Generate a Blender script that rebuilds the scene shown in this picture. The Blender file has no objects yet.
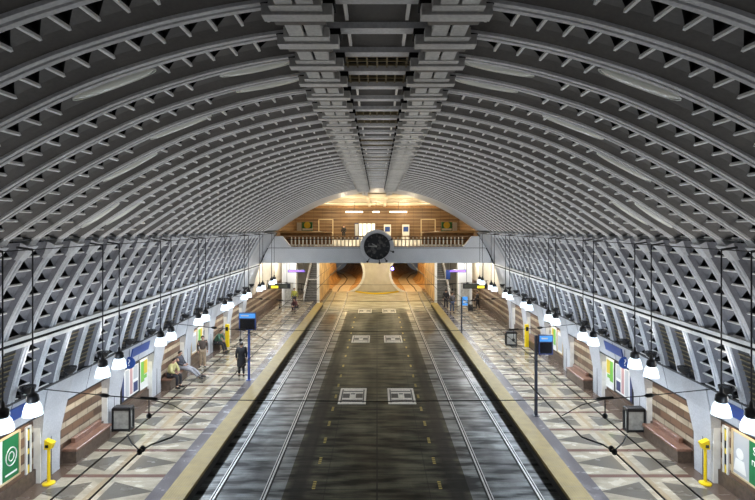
import bpy, bmesh, math, random
from mathutils import Vector, Matrix
random.seed(7)
S = bpy.context.scene
COL = S.collection
PI = math.pi
F = 510.0; VX, VY, CH = 377.0, 227.0, 7.82          # focal length and vanishing point in pixels, eye height above the roadway
PZ = 0.36                                           # platform height
def at(px, py, d): return ((px - VX) * d / F, d, CH + (VY - py) * d / F)

# ------------------------------------------------------------------ materials
def nt(name):
    m = bpy.data.materials.new(name); m.use_nodes = True
    t = m.node_tree; b = t.nodes['Principled BSDF']
    return m, t, b
def link(t, a, b): t.links.new(a, b)
def flat(name, col, rough=.6, metal=0, emit=0, ecol=None, noise=0, scale=6, spec=.5):
    m, t, b = nt(name)
    b.inputs['Base Color'].default_value = (*col, 1); b.inputs['Roughness'].default_value = rough
    b.inputs['Metallic'].default_value = metal; b.inputs['Specular IOR Level'].default_value = spec
    if emit:
        b.inputs['Emission Color'].default_value = (*(ecol or col), 1); b.inputs['Emission Strength'].default_value = emit
    if noise:
        tc = t.nodes.new('ShaderNodeTexCoord'); n = t.nodes.new('ShaderNodeTexNoise'); r = t.nodes.new('ShaderNodeValToRGB')
        n.inputs['Scale'].default_value = scale; n.inputs['Detail'].default_value = 6
        link(t, tc.outputs['Object'], n.inputs['Vector']); link(t, n.outputs['Fac'], r.inputs['Fac'])
        r.color_ramp.elements[0].position = .3; r.color_ramp.elements[1].position = .72
        r.color_ramp.elements[0].color = (*[c * (1 - noise) for c in col], 1); r.color_ramp.elements[1].color = (*[min(1, c * (1 + noise)) for c in col], 1)
        link(t, r.outputs['Color'], b.inputs['Base Color'])
    return m
class N:                                            # tiny maths wrapper for shader nodes
    def __init__(s, t, o): s.t, s.o = t, o
    def _op(s, op, b=None, rev=False):
        n = s.t.nodes.new('ShaderNodeMath'); n.operation = op
        def put(i, v):
            if isinstance(v, N): s.t.links.new(v.o, n.inputs[i])
            else: n.inputs[i].default_value = v
        if rev: put(0, b); put(1, s)
        else:
            put(0, s)
            if b is not None: put(1, b)
        return N(s.t, n.outputs[0])
    def __add__(s, b): return s._op('ADD', b)
    def __sub__(s, b): return s._op('SUBTRACT', b)
    def __mul__(s, b): return s._op('MULTIPLY', b)
    def __truediv__(s, b): return s._op('DIVIDE', b)
    def abs(s): return s._op('ABSOLUTE')
    def frac(s): return s._op('FRACT')
    def floor(s): return s._op('FLOOR')
    def lt(s, b): return s._op('LESS_THAN', b)
    def gt(s, b): return s._op('GREATER_THAN', b)
    def sub_from(s, b): return s._op('SUBTRACT', b, rev=True)
def xyz(t):
    tc = t.nodes.new('ShaderNodeTexCoord'); sp = t.nodes.new('ShaderNodeSeparateXYZ')
    link(t, tc.outputs['Object'], sp.inputs[0])
    return tc, N(t, sp.outputs[0]), N(t, sp.outputs[1]), N(t, sp.outputs[2])
def mix(t, fac, a, b):
    n = t.nodes.new('ShaderNodeMix'); n.data_type = 'RGBA'
    if isinstance(fac, N): link(t, fac.o, n.inputs['Factor'])
    else: n.inputs['Factor'].default_value = fac
    for k, v in (('A', a), ('B', b)):
        sock = [i for i in n.inputs if i.name == k and i.type == 'RGBA'][0]
        if isinstance(v, tuple): sock.default_value = (*v, 1)
        else: link(t, v, sock)
    return [o for o in n.outputs if o.type == 'RGBA'][0]
def noise(t, vec, scale, detail=5, stretch=(1, 1, 1)):
    mp = t.nodes.new('ShaderNodeMapping'); mp.inputs['Scale'].default_value = stretch
    link(t, vec, mp.inputs[0])
    n = t.nodes.new('ShaderNodeTexNoise'); n.inputs['Scale'].default_value = scale; n.inputs['Detail'].default_value = detail
    link(t, mp.outputs[0], n.inputs['Vector'])
    return N(t, n.outputs['Fac'])
def ramp(t, fac, p0, p1):
    n = t.nodes.new('ShaderNodeMapRange'); n.inputs['From Min'].default_value = p0; n.inputs['From Max'].default_value = p1
    link(t, fac.o, n.inputs['Value']); return N(t, n.outputs['Result'])
def scale_col(t, col, f):
    n = t.nodes.new('ShaderNodeVectorMath'); n.operation = 'SCALE'
    link(t, col, n.inputs[0]); link(t, f.o, n.inputs['Scale']); return n.outputs[0]

def mat_platform():
    m, t, b = nt('terrazzo'); tc, x, y, z = xyz(t); ax = x.abs()
    u = (ax - 6.35) / 3.3; w = ((u * 2.0) - 1.0).abs()
    v = ((y - 15.19) / 1.75).frac()
    tri = ((v - .54) * 2.7).abs().lt(w.sub_from(1.04)) * w.gt(.2)
    grain = ramp(t, noise(t, tc.outputs['Object'], 1.5, 8, (1, 2.2, 1)), .34, .66); fine = ramp(t, noise(t, tc.outputs['Object'], 60, 2), .3, .7)
    cell = ((y * 1.0).frac().lt(.02))
    c = mix(t, grain, (.27, .238, .18), (.43, .388, .305))
    c = mix(t, tri, c, (.112, .101, .083))
    c = mix(t, w.lt(.05), c, (.30, .24, .16))
    c = mix(t, v.lt(.11) * ax.gt(6.25), c, (.13, .072, .058))
    c = mix(t, ax.lt(6.36), c, (.115, .104, .112))
    c = mix(t, ax.gt(9.4), c, (.12, .085, .065))
    c = scale_col(t, c, fine * .25 + .85)
    link(t, c, b.inputs['Base Color'])
    link(t, (grain * .18 + .12).o, b.inputs['Roughness'])
    return m
def mat_tactile():
    m, t, b = nt('tactile_yellow'); tc, x, y, z = xyz(t)
    g = ramp(t, noise(t, tc.outputs['Object'], 3), .3, .7)
    dots = ((y * 14.0).frac() - .5).abs().lt(.28) * ((x * 14.0).frac() - .5).abs().lt(.28)
    c = mix(t, g, (.17, .118, .022), (.28, .20, .048)); c = mix(t, dots * .35, c, (.38, .29, .09))
    c = mix(t, ((y / .61).frac().lt(.03)), c, (.2, .16, .07))
    link(t, c, b.inputs['Base Color']); b.inputs['Roughness'].default_value = .55
    return m
def mat_road():
    m, t, b = nt('roadway'); tc, x, y, z = xyz(t); ax = x.abs()
    st = ramp(t, noise(t, tc.outputs['Object'], 1.15, 9, (.50, 2.4, 1)), .40, .62)
    st2 = ramp(t, noise(t, tc.outputs['Object'], .5, 4, (2.0, .35, 1)), .35, .65)
    blot = ramp(t, noise(t, tc.outputs['Object'], .55, 6, (1.2, .6, 1)), .36, .64)
    f = ramp(t, noise(t, tc.outputs['Object'], 30, 3), .3, .7)
    centre = mix(t, st, (.007, .007, .005), (.118, .115, .078))
    track = mix(t, st, (.010, .013, .015), (.20, .225, .23))  # pale end of the range paints streaks of reflected light on the tracks
    c = mix(t, ax.gt(2.75), centre, track)
    wheel = ramp(t, (ax - 2.36).abs(), .34, .16)
    c = mix(t, wheel * .85, c, (.008, .008, .007))
    oil = ramp(t, (ax - 4.0).abs(), .85, .15) * ramp(t, noise(t, tc.outputs['Object'], .9, 4, (1, .5, 1)), .42, .58)
    c = mix(t, oil * .85, c, (.012, .013, .015))
    c = scale_col(t, c, blot * .55 + .36)
    j = (y / .46).frac().lt(.07); j2 = x.abs().lt(.025); j3 = (ax - 1.55).abs().lt(.015)
    c = mix(t, (j * .55), c, (.008, .008, .008)); c = mix(t, j2 * .8, c, (.008, .008, .008)); c = mix(t, j3 * .5, c, (.008, .008, .008))
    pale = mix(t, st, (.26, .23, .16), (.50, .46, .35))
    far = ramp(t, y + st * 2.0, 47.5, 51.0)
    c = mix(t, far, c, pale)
    c = scale_col(t, c, f * .5 + .75)
    link(t, c, b.inputs['Base Color']); link(t, (ax.gt(2.75) * st * .45 + .10).o, b.inputs['Specular IOR Level'])
    link(t, ((ax.gt(2.75) * -.20) * y.lt(47.0) + st2 * .18 + .50).o, b.inputs['Roughness'])
    bp = t.nodes.new('ShaderNodeBump'); bp.inputs['Strength'].default_value = .35; bp.inputs['Distance'].default_value = .012
    link(t, st.o, bp.inputs['Height']); link(t, bp.outputs[0], b.inputs['Normal'])
    return m
def mat_stone(name='striped_stone', k=1.0):
    m, t, b = nt(name); tc, x, y, z = xyz(t)
    band = (z / .46).frac(); course = (z / .23).floor()
    bl = ((y + course * .37) / .62); n = ramp(t, noise(t, tc.outputs['Object'], 1.3, 5, (1, 1, 3)), .3, .7)
    wn = t.nodes.new('ShaderNodeTexWhiteNoise'); wn.noise_dimensions = '2D'
    cb = t.nodes.new('ShaderNodeCombineXYZ'); link(t, bl.floor().o, cb.inputs[0]); link(t, course.o, cb.inputs[1]); link(t, cb.outputs[0], wn.inputs[0])
    r = N(t, wn.outputs['Value'])
    brown = mix(t, r, (.055 * k, .030 * k, .020 * k), (.19 * k, .11 * k, .068 * k))
    cream = mix(t, n, (.30 * k, .245 * k, .17 * k), (.50 * k, .42 * k, .31 * k))
    c = mix(t, band.lt(.42), brown, cream)
    jt = (bl.frac().lt(.03)); c = mix(t, jt, c, (.05, .04, .03)); c = mix(t, (z / .23).frac().lt(.06), c, (.06, .045, .035))
    link(t, c, b.inputs['Base Color']); b.inputs['Roughness'].default_value = .4
    return m
def mat_concrete(name, c0, c1, rough=.62, scale=1.4):
    m, t, b = nt(name); tc, x, y, z = xyz(t)
    n = ramp(t, noise(t, tc.outputs['Object'], scale, 6), .3, .7); f = ramp(t, noise(t, tc.outputs['Object'], 22, 3), .3, .7)
    c = mix(t, n, c0, c1); c = scale_col(t, c, f * .22 + .88)
    link(t, c, b.inputs['Base Color']); b.inputs['Roughness'].default_value = rough
    return m
def mat_wood():
    m, t, b = nt('mezzanine_wall'); tc, x, y, z = xyz(t)
    n = ramp(t, noise(t, tc.outputs['Object'], 1.1, 5, (.4, 1, 4)), .3, .7)
    c = mix(t, n, (.085, .042, .018), (.20, .115, .052)); c = mix(t, ((z / .42).frac().lt(.22)), c, (.27, .185, .10))
    c = mix(t, ((x / 1.1).frac().lt(.02)), c, (.06, .035, .02))
    link(t, c, b.inputs['Base Color']); b.inputs['Roughness'].default_value = .45
    return m
M = {}
M['rib'] = mat_concrete('rib_concrete', (.64, .64, .65), (.80, .80, .81), .5)
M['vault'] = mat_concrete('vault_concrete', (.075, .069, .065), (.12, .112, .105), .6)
M['lower'] = mat_concrete('lower_vault_concrete', (.15, .152, .175), (.22, .223, .255), .55)
M['rib_low'] = mat_concrete('lower_rib_concrete', (.58, .60, .64), (.76, .78, .82), .5)
M['void'] = flat('dark_opening', (.006, .006, .006), .9)
M['bar'] = flat('highlit_bar', (.93, .92, .90), .3)  # paler than the concrete: the bars' highlights are put into the colour
M['spine'] = mat_concrete('spine_concrete', (.58, .57, .55), (.76, .75, .72), .5)
M['brownblock'] = mat_concrete('spine_block', (.13, .115, .10), (.22, .20, .175), .6)
M['fascia'] = mat_concrete('fascia_panel', (.44, .46, .50), (.58, .60, .64), .4, .8)
M['beam'] = mat_concrete('beam_panel', (.66, .67, .69), (.80, .81, .83), .45, .5)
M['bossgrey'] = flat('worn_grey_metal', (.11, .105, .10), .4, .5, noise=.4, scale=8)
M['column'] = mat_concrete('column_concrete', (.42, .43, .46), (.55, .56, .59), .5, .9)
M['white'] = flat('white_paint', (.80, .80, .78), .5, noise=.08)
M['black'] = flat('black_metal', (.014, .014, .016), .42)
M['iron'] = flat('dark_iron', (.03, .03, .034), .5, .3)
M['cable'] = flat('cable_black', (.010, .010, .011), .6)
M['platform'] = mat_platform(); M['tactile'] = mat_tactile(); M['road'] = mat_road()
M['kerb'] = flat('dark_kerb_face', (.018, .017, .017), .8)  # near-black vertical face below the platform edge
M['stone'] = mat_stone(); M['bench'] = flat('bench_granite', (.20, .105, .072), .3, noise=.3, scale=14)
M['benchside'] = flat('bench_base_granite', (.10, .07, .052), .4, noise=.35, scale=9)
M['steel'] = flat('rail_steel', (.60, .60, .60), .46, .7, noise=.15); M['groove'] = flat('rail_groove', (.008, .008, .008), .8)
M['plate'] = flat('cast_plate', (.62, .58, .52), .6, noise=.25, scale=12); M['platedark'] = flat('cast_plate_recess', (.06, .055, .05), .7)
M['roadyellow'] = flat('worn_yellow_paint', (.30, .23, .045), .6, noise=.5, scale=20)
M['lampglass'] = flat('lamp_glass', (.9, .95, 1), .2, emit=.95, ecol=(.70, .88, 1.0)); M['lampglass'].node_tree.nodes['Principled BSDF'].inputs['Alpha'].default_value = .7
M['bulb'] = flat('lamp_bulb', (1, 1, 1), .3, emit=30, ecol=(.85, .94, 1.0))
M['lens'] = flat('oval_lens', (.93, .95, .88), .15)
M['gold'] = flat('grille_rung', (.26, .21, .12), .45, .2)
M['yellow'] = flat('yellow_enamel', (.80, .58, .01), .35)
M['bluesign'] = flat('blue_enamel', (.015, .06, .28), .35); M['bluelit'] = flat('lit_blue_panel', (.03, .16, .42), .3, emit=.7, ecol=(.06, .32, .80))
M['bluepole'] = flat('blue_post', (.03, .07, .30), .4); M['darkpole'] = flat('dark_post', (.02, .024, .04), .4)
M['screen'] = flat('dark_screen', (.006, .007, .012), .15)
M['whitetext'] = flat('white_lettering', (.85, .85, .85), .5)
M['green'] = flat('green_print', (.01, .17, .06), .4); M['paper'] = flat('paper_print', (.78, .78, .76), .5)
M['navy'] = flat('navy_print', (.02, .035, .13), .4); M['lime'] = flat('lime_print', (.18, .48, .07), .4); M['ochre'] = flat('ochre_print', (.72, .55, .05), .4)
M['greyprint'] = flat('grey_print', (.45, .47, .50), .5); M['tan'] = flat('tan_frame', (.60, .48, .30), .45); M['pinkprint'] = flat('rose_print', (.50, .30, .30), .5)
M['binpanel'] = flat('bin_panel', (.36, .36, .34), .4, noise=.3, scale=5)
M['woodwall'] = mat_wood(); M['cream'] = mat_concrete('cream_ceiling', (.62, .54, .40), (.72, .64, .50), .6)
M['baluster'] = flat('cream_baluster', (.85, .74, .54), .45); M['parapet'] = flat('wooden_parapet', (.33, .17, .065), .45, noise=.3, scale=3); M['cap'] = flat('tan_parapet_cap', (.80, .55, .29), .4)
M['tube'] = flat('lit_tube', (1, .95, .85), .4, emit=4, ecol=(1, .88, .66))
M['litpanel'] = flat('lit_machine_front', (.9, .88, .78), .4, emit=.9, ecol=(1, .93, .72))
M['tunnel'] = mat_concrete('tunnel_lining', (.24, .13, .05), (.66, .44, .20), .6, 1.1)
M['nose'] = mat_concrete('end_wall_concrete', (.50, .45, .36), (.62, .57, .47), .6)
M['violet'] = flat('violet_lit_sign', (.2, .1, .5), .4, emit=.7, ecol=(.25, .12, .85))
M['amber'] = flat('amber_lit_sign', (.6, .5, .02), .4, emit=1.1, ecol=(1, .78, .05))
M['signal'] = flat('blue_signal', (.3, .3, 1), .4, emit=30, ecol=(.22, .16, 1.0))
M['olive'] = flat('olive_sign_face', (.10, .10, .06), .4)
M['tread'] = flat('step_treads', (.10, .10, .095), .5); M['glassy'] = flat('pale_enamel', (.66, .68, .70), .25)
M['skin'] = flat('skin', (.46, .27, .19), .5); M['hairdark'] = flat('dark_hair', (.018, .013, .010), .6)

# ------------------------------------------------------------------ mesh helpers
class MB:
    def __init__(s): s.v, s.f, s.m, s.mats = [], [], [], []
    def mi(s, mat):
        mat = M[mat] if isinstance(mat, str) else mat
        if mat not in s.mats: s.mats.append(mat)
        return s.mats.index(mat)
    def face(s, pts, mat):
        b = len(s.v); s.v += [tuple(p) for p in pts]; s.f.append(tuple(range(b, b + len(pts)))); s.m.append(s.mi(mat))
    def box(s, x0, x1, y0, y1, z0, z1, mat):
        if x0 > x1: x0, x1 = x1, x0
        if y0 > y1: y0, y1 = y1, y0
        b = len(s.v); k = s.mi(mat)
        s.v += [(x0, y0, z0), (x1, y0, z0), (x1, y1, z0), (x0, y1, z0), (x0, y0, z1), (x1, y0, z1), (x1, y1, z1), (x0, y1, z1)]
        for q in ((0, 3, 2, 1), (4, 5, 6, 7), (0, 1, 5, 4), (1, 2, 6, 5), (2, 3, 7, 6), (3, 0, 4, 7)):
            s.f.append(tuple(b + i for i in q)); s.m.append(k)
    def bbox(s, x0, x1, y0, y1, z0, z1, mat, e=.02):        # box with chamfered vertical edges and a chamfered top
        if x0 > x1: x0, x1 = x1, x0
        pts = [(x0 + e, y0), (x1 - e, y0), (x1, y0 + e), (x1, y1 - e), (x1 - e, y1), (x0 + e, y1), (x0, y1 - e), (x0, y0 + e)]
        ins = [(min(max(px, x0 + e), x1 - e), min(max(py, y0 + e), y1 - e)) for px, py in pts]
        s.loft([[(px, py, z0) for px, py in pts], [(px, py, z1 - e) for px, py in pts], [(px, py, z1) for px, py in ins]], mat)
    def loft(s, rings, mat, caps=True, closed=True):
        b = len(s.v); n = len(rings[0]); k = s.mi(mat)
        for r in rings: s.v += [tuple(p) for p in r]
        for i in range(len(rings) - 1):
            for j in range(n if closed else n - 1):
                a = b + i * n + j; c = b + i * n + (j + 1) % n
                s.f.append((a, c, c + n, a + n)); s.m.append(k)
        if caps:
            s.f.append(tuple(b + j for j in range(n - 1, -1, -1))); s.m.append(k)
            s.f.append(tuple(b + (len(rings) - 1) * n + j for j in range(n))); s.m.append(k)
    def prism(s, poly, y0, y1, mat):                         # poly in (x, z), extruded along y
        s.loft([[(x, y0, z) for x, z in poly], [(x, y1, z) for x, z in poly]], mat)
    def tube(s, pts, r, mat, n=6):
        pts = [Vector(p) for p in pts]; rings = []
        rr = r if isinstance(r, (list, tuple)) else [r] * len(pts)
        for i, p in enumerate(pts):
            d = (pts[min(i + 1, len(pts) - 1)] - pts[max(i - 1, 0)]).normalized()
            up = Vector((0, 0, 1)) if abs(d.z) < .9 else Vector((0, 1, 0))
            a = d.cross(up).normalized(); c = a.cross(d).normalized()
            rings.append([p + (a * math.cos(2 * PI * j / n) + c * math.sin(2 * PI * j / n)) * rr[i] for j in range(n)])
        s.loft(rings, mat)
    def lathe(s, c, prof, mat, n=16, axis='z'):              # prof: (radius, height)
        rings = []
        for r, h in prof:
            ring = []
            for j in range(n):
                a = 2 * PI * j / n; u, w = r * math.cos(a), r * math.sin(a)
                ring.append((c[0] + u, c[1] + w, c[2] + h) if axis == 'z' else (c[0] + u, c[1] + h, c[2] + w) if axis == 'y' else (c[0] + h, c[1] + u, c[2] + w))
            rings.append(ring)
        s.loft(rings, mat)
    def build(s, name, parent=None, smooth=False, origin=None, **props):
        me = bpy.data.meshes.new(name); v = s.v
        if origin: v = [(a - origin[0], b - origin[1], c - origin[2]) for a, b, c in v]
        me.from_pydata(v, [], s.f); me.polygons.foreach_set('material_index', s.m)
        for m in s.mats: me.materials.append(m)
        bm = bmesh.new(); bm.from_mesh(me); bmesh.ops.recalc_face_normals(bm, faces=bm.faces); bm.to_mesh(me); bm.free()
        if smooth:
            me.polygons.foreach_set('use_smooth', [True] * len(me.polygons)); me.set_sharp_from_angle(angle=.7)
        o = bpy.data.objects.new(name, me); COL.objects.link(o)
        if origin: o.location = origin
        if parent: o.parent = parent
        for k, w in props.items(): o[k] = w
        return o
def tag(o, label, cat, group=None):
    o['label'] = label; o['category'] = cat
    if group: o['group'] = group
    return o
def thing(name, loc, label, cat, group=None, rz=0):
    o = bpy.data.objects.new(name, None); o.empty_display_size = .1; COL.objects.link(o)
    o.location = loc; o.rotation_euler = (0, 0, rz)
    return tag(o, label, cat, group)
def copy_tree(o, loc, label, parent=None, rz=None, mirror=False):
    c = o.copy(); COL.objects.link(c)
    if parent: c.parent = parent
    else:
        c.location = loc
        if label: c['label'] = label
        if rz is not None: c.rotation_euler = (0, 0, rz)
    for ch in list(o.children): copy_tree(ch, None, None, c)
    return c
def struct(o): o['kind'] = 'structure'; return o
ORD = ['first', 'second', 'third', 'fourth', 'fifth', 'sixth', 'seventh', 'eighth', 'ninth', 'tenth', 'eleventh', 'twelfth', 'thirteenth', 'fourteenth', 'fifteenth', 'sixteenth', 'seventeenth', 'eighteenth', 'nineteenth', 'twentieth']
SIDE = {-1: 'left', 1: 'right'}

# ------------------------------------------------------------------ vault profile
def catmull(P, n=14):
    out = []
    Q = [tuple(2 * a - b for a, b in zip(P[0], P[1]))] + list(P) + [tuple(2 * a - b for a, b in zip(P[-1], P[-2]))]
    for i in range(1, len(Q) - 2):
        for j in range(n):
            t = j / n; p0, p1, p2, p3 = Q[i - 1:i + 3]
            out.append(tuple(.5 * (2 * b + (c - a) * t + (2 * a - 5 * b + 4 * c - d) * t * t + (3 * b - a - 3 * c + d) * t ** 3) for a, b, c, d in zip(p0, p1, p2, p3)))
    out.append(P[-1]); return out
class Prof:
    def __init__(s, P):
        s.p = catmull(P); s.s = [0]
        for a, b in zip(s.p, s.p[1:]): s.s.append(s.s[-1] + math.dist(a, b))
        s.L = s.s[-1]
    def at(s, q, t=0):                                       # point at arc length q, pushed outward by t
        q = min(max(q, 0), s.L); i = 0
        lo, hi = 0, len(s.s) - 2
        while lo < hi:
            mid = (lo + hi + 1) // 2
            if s.s[mid] <= q: lo = mid
            else: hi = mid - 1
        i = lo; a, b = s.p[i], s.p[i + 1]; w = (q - s.s[i]) / max(1e-9, s.s[i + 1] - s.s[i])
        dx, dz = b[0] - a[0], b[1] - a[1]; l = math.hypot(dx, dz)
        nx, nz = -dz / l, dx / l
        return (a[0] + dx * w + nx * t, a[1] + dz * w + nz * t)
    def s_of_x(s, x):
        for i in range(len(s.p) - 1):
            if s.p[i][0] <= x <= s.p[i + 1][0]:
                return s.s[i] + (x - s.p[i][0]) / max(1e-9, s.p[i + 1][0] - s.p[i][0]) * (s.s[i + 1] - s.s[i])
        return s.L
UP = Prof([(1.02, 10.39), (1.7, 10.29), (2.6, 10.09), (3.8, 9.70), (5.0, 9.14), (6.0, 8.58), (6.9, 8.0), (7.62, 7.52)])
LO = Prof([(7.70, 7.42), (8.05, 6.88), (8.55, 6.0), (8.86, 5.35), (8.98, 5.04)])
LL = Prof([(9.03, 4.80), (9.22, 4.2), (9.36, 3.7), (9.46, 3.26)])
P0, PITCH = 5.85, .92
K0, K1 = -4, 31                                              # ribs from 2.2 m to 34 m, then a plain band
D = 39.0; YE = P0 + PITCH * K1 + .5; YS = P0 + PITCH * K0 - .5
def yk(k): return P0 + PITCH * k
def p3(sg, prof, q, t, y):
    x, z = prof.at(q, t); return (sg * x, y, z)

# oval lenses seen in the vault, by picture position of each centre on the left half: (px, py, half length)
def on_vault(px, py):
    best = None
    for i in range(0, 900):
        q = UP.L * i / 900; x, z = UP.at(q, .08); d = x * F / abs(px - VX)
        e = abs(CH + (VY - py) * d / F - z)
        if best is None or e < best[0]: best = (e, q, d)
    return best[1], best[2]
OVALS = []
for px, py, hl in ((118, 84, .68), (257, 70, .62), (270, 87, .62), (131, 166, .72), (90, 214, .62), (112, 211, .66), (184, 127, .70)):
    q, d = on_vault(px, py); k = round((d - .30 - P0) / PITCH)
    OVALS.append((8 if px == 112 else k, q, hl * .86))

def rib_section(y, fl=.38):      # (depth, y) outline of a rib, seen along the arc, from its near flank to its far side
    return [(.09 if fl > .3 else .105, y - fl), (0.03, y - .125), (0, y - .10), (0, y - .025), (.03, y - .02), (.03, y + .02), (0, y + .025), (0, y + .10), (.13, y + .13)]
def rib_mesh(mb, prof, sg, y, mat, flank, step=.3, fl=.38):
    sec = rib_section(y, fl); n = max(4, int(prof.L / step)); rings = []
    for i in range(n + 1):
        q = prof.L * i / n
        rings.append([p3(sg, prof, q, t, yy) for t, yy in sec])
    mb.loft([r[1:] for r in rings], mat, closed=False, caps=False)
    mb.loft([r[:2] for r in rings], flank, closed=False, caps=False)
    for r in (rings[0], rings[-1]): mb.face(r, mat)
CELL = .33
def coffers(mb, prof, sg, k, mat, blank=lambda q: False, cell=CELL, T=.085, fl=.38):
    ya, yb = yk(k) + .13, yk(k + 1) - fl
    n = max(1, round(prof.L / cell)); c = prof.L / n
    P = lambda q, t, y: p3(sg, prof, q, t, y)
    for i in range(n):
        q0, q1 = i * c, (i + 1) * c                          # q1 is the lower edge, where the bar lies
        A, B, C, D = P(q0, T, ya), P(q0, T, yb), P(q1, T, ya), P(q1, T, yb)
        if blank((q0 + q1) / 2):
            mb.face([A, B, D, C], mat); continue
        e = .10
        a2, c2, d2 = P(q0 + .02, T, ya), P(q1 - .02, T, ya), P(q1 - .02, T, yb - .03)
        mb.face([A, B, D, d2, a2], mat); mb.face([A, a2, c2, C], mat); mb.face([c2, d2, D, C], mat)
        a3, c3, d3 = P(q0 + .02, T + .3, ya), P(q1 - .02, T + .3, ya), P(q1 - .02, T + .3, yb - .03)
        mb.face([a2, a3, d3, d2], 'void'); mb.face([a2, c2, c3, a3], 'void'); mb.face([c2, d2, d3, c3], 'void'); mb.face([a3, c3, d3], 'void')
        w = .016                                             # the bar along the lower edge of the opening, its highlight in the colour
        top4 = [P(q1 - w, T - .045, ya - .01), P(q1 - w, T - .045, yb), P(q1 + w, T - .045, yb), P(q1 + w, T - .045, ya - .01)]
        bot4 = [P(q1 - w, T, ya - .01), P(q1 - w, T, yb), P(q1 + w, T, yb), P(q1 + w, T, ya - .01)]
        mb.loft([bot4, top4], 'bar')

# ------------------------------------------------------------------ ceiling
ce = MB()
for k in range(K0, K1):
    for sg in (-1, 1):
        ov = [(q, hl) for kk, q, hl in OVALS if kk == k]
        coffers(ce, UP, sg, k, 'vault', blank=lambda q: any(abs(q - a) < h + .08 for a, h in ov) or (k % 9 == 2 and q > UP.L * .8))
    y0, y1 = yk(k), yk(k + 1)                                # the flat strip between the two spine beams
    if (k % 4) in (2, 3):
        ce.box(-.72, .72, y0 + .1, y1 - .1, 10.51, 10.56, 'void')
        for j in range(9):
            x = -.64 + j * .16; ce.box(x - .012, x + .012, y0 + .12, y1 - .12, 10.47, 10.51, 'gold')
        for j in range(3):
            yy = y0 + .25 + j * .21; ce.box(-.70, .70, yy - .012, yy + .012, 10.465, 10.50, 'gold')
    else:
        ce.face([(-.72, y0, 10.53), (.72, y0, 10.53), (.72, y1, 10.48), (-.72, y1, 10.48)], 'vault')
        for x in (-.38, .38): ce.box(x - .02, x + .02, y0 + .12, y1 - .3, 10.44, 10.53, 'bar')
# closed backs so that no light leaks through the thin shell
n = 30
for sg in (-1, 1):
    ce.loft([[p3(sg, UP, UP.L * i / n, .55, y) for i in range(n + 1)] for y in (YS, YE)], 'void', caps=False, closed=False)
ce.face([(-1.3, YS, 10.95), (1.3, YS, 10.95), (1.3, YE, 10.95), (-1.3, YE, 10.95)], 'void')
ceiling = struct(ce.build('ceiling'))
for k in range(K0, K1 + 1):
    r = MB()
    for sg in (-1, 1):
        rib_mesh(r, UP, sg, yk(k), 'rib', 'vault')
        r.prism([(sg * 7.60, 7.535), (sg * 7.70, 7.40), (sg * 7.9, 7.40), (sg * 7.9, 7.62)], yk(k) - .12, yk(k) + .12, 'rib')
    y = yk(k); r.loft([[(x, y + a, z) for a, z in ((-.16, 10.53), (-.10, 10.42), (.10, 10.42), (.13, 10.53))] for x in (-.72, .72)], 'rib')
    r.build('rib', ceiling)
for sg in (-1, 1):
    sp = MB(); x = sg * .90
    for a, b in ((-.21, -.02), (.02, .21)): sp.box(x + a, x + b, YS, D + .2, 10.24, 10.62, 'spine')
    sp.box(x - .02, x + .02, YS, YE, 10.29, 10.60, 'void')
    for k in range(K0, K1 + 1):
        y = yk(k)
        sp.box(x - .40, x + .40, y - .13, y + .06, 10.20, 10.33, 'spine'); sp.box(x - .29, x + .29, y - .30, y - .12, 10.23, 10.36, 'spine')
        sp.box(x - .30, x + .30, y + .061, y + .20, 10.215, 10.50, 'brownblock'); sp.box(x - .42, x - .20, y - .10, y + .16, 10.34, 10.55, 'void'); sp.box(x + .20, x + .42, y - .10, y + .16, 10.34, 10.55, 'void')
    sp.build('spine_beam', ceiling)
# oval lenses
def oval_name(i, sg):
    W = ['nearest large oval lens between the ribs, up in the %s vault', 'upper oval lens beside the %s spine beam, nearer of the two', 'upper oval lens beside the %s spine beam, farther of the two',
         'oval lens halfway down the %s vault, above the ledge pair', 'low oval lens just over the %s ledge, nearer of the pair', 'low oval lens just over the %s ledge, farther of the pair', 'slim oval lens high on the middle of the %s vault']
    return 'white ' + (W[i] % SIDE[sg])
for i, (k, q, hl) in enumerate(OVALS):
    for sg in (-1, 1):
        o = MB(); y = yk(k) + .31; rings = []
        for a in range(13):
            u = -1 + 2 * a / 12; w = math.sqrt(max(.0, 1 - u * u)); w = max(w, .05)
            ring = []
            for j in range(12):
                an = 2 * PI * j / 12
                yy = y + .15 * w * math.cos(an)
                ring.append(p3(sg, UP, q + u * hl, .062 - .055 * w * math.sin(an), yy))
            rings.append(ring)
        o.loft(rings, 'lens')
        ob = o.build('ceiling_light', smooth=True); tag(ob, oval_name(i, sg), 'ceiling light', 'oval lenses in the vault')
        f = MB(); f.tube([p3(sg, UP, q + math.cos(2 * PI * j / 24) * (hl + .02), .055, y + .16 * math.sin(2 * PI * j / 24)) for j in range(25)], .012, 'lens', 5)
        f.build('rim', ob)

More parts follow.
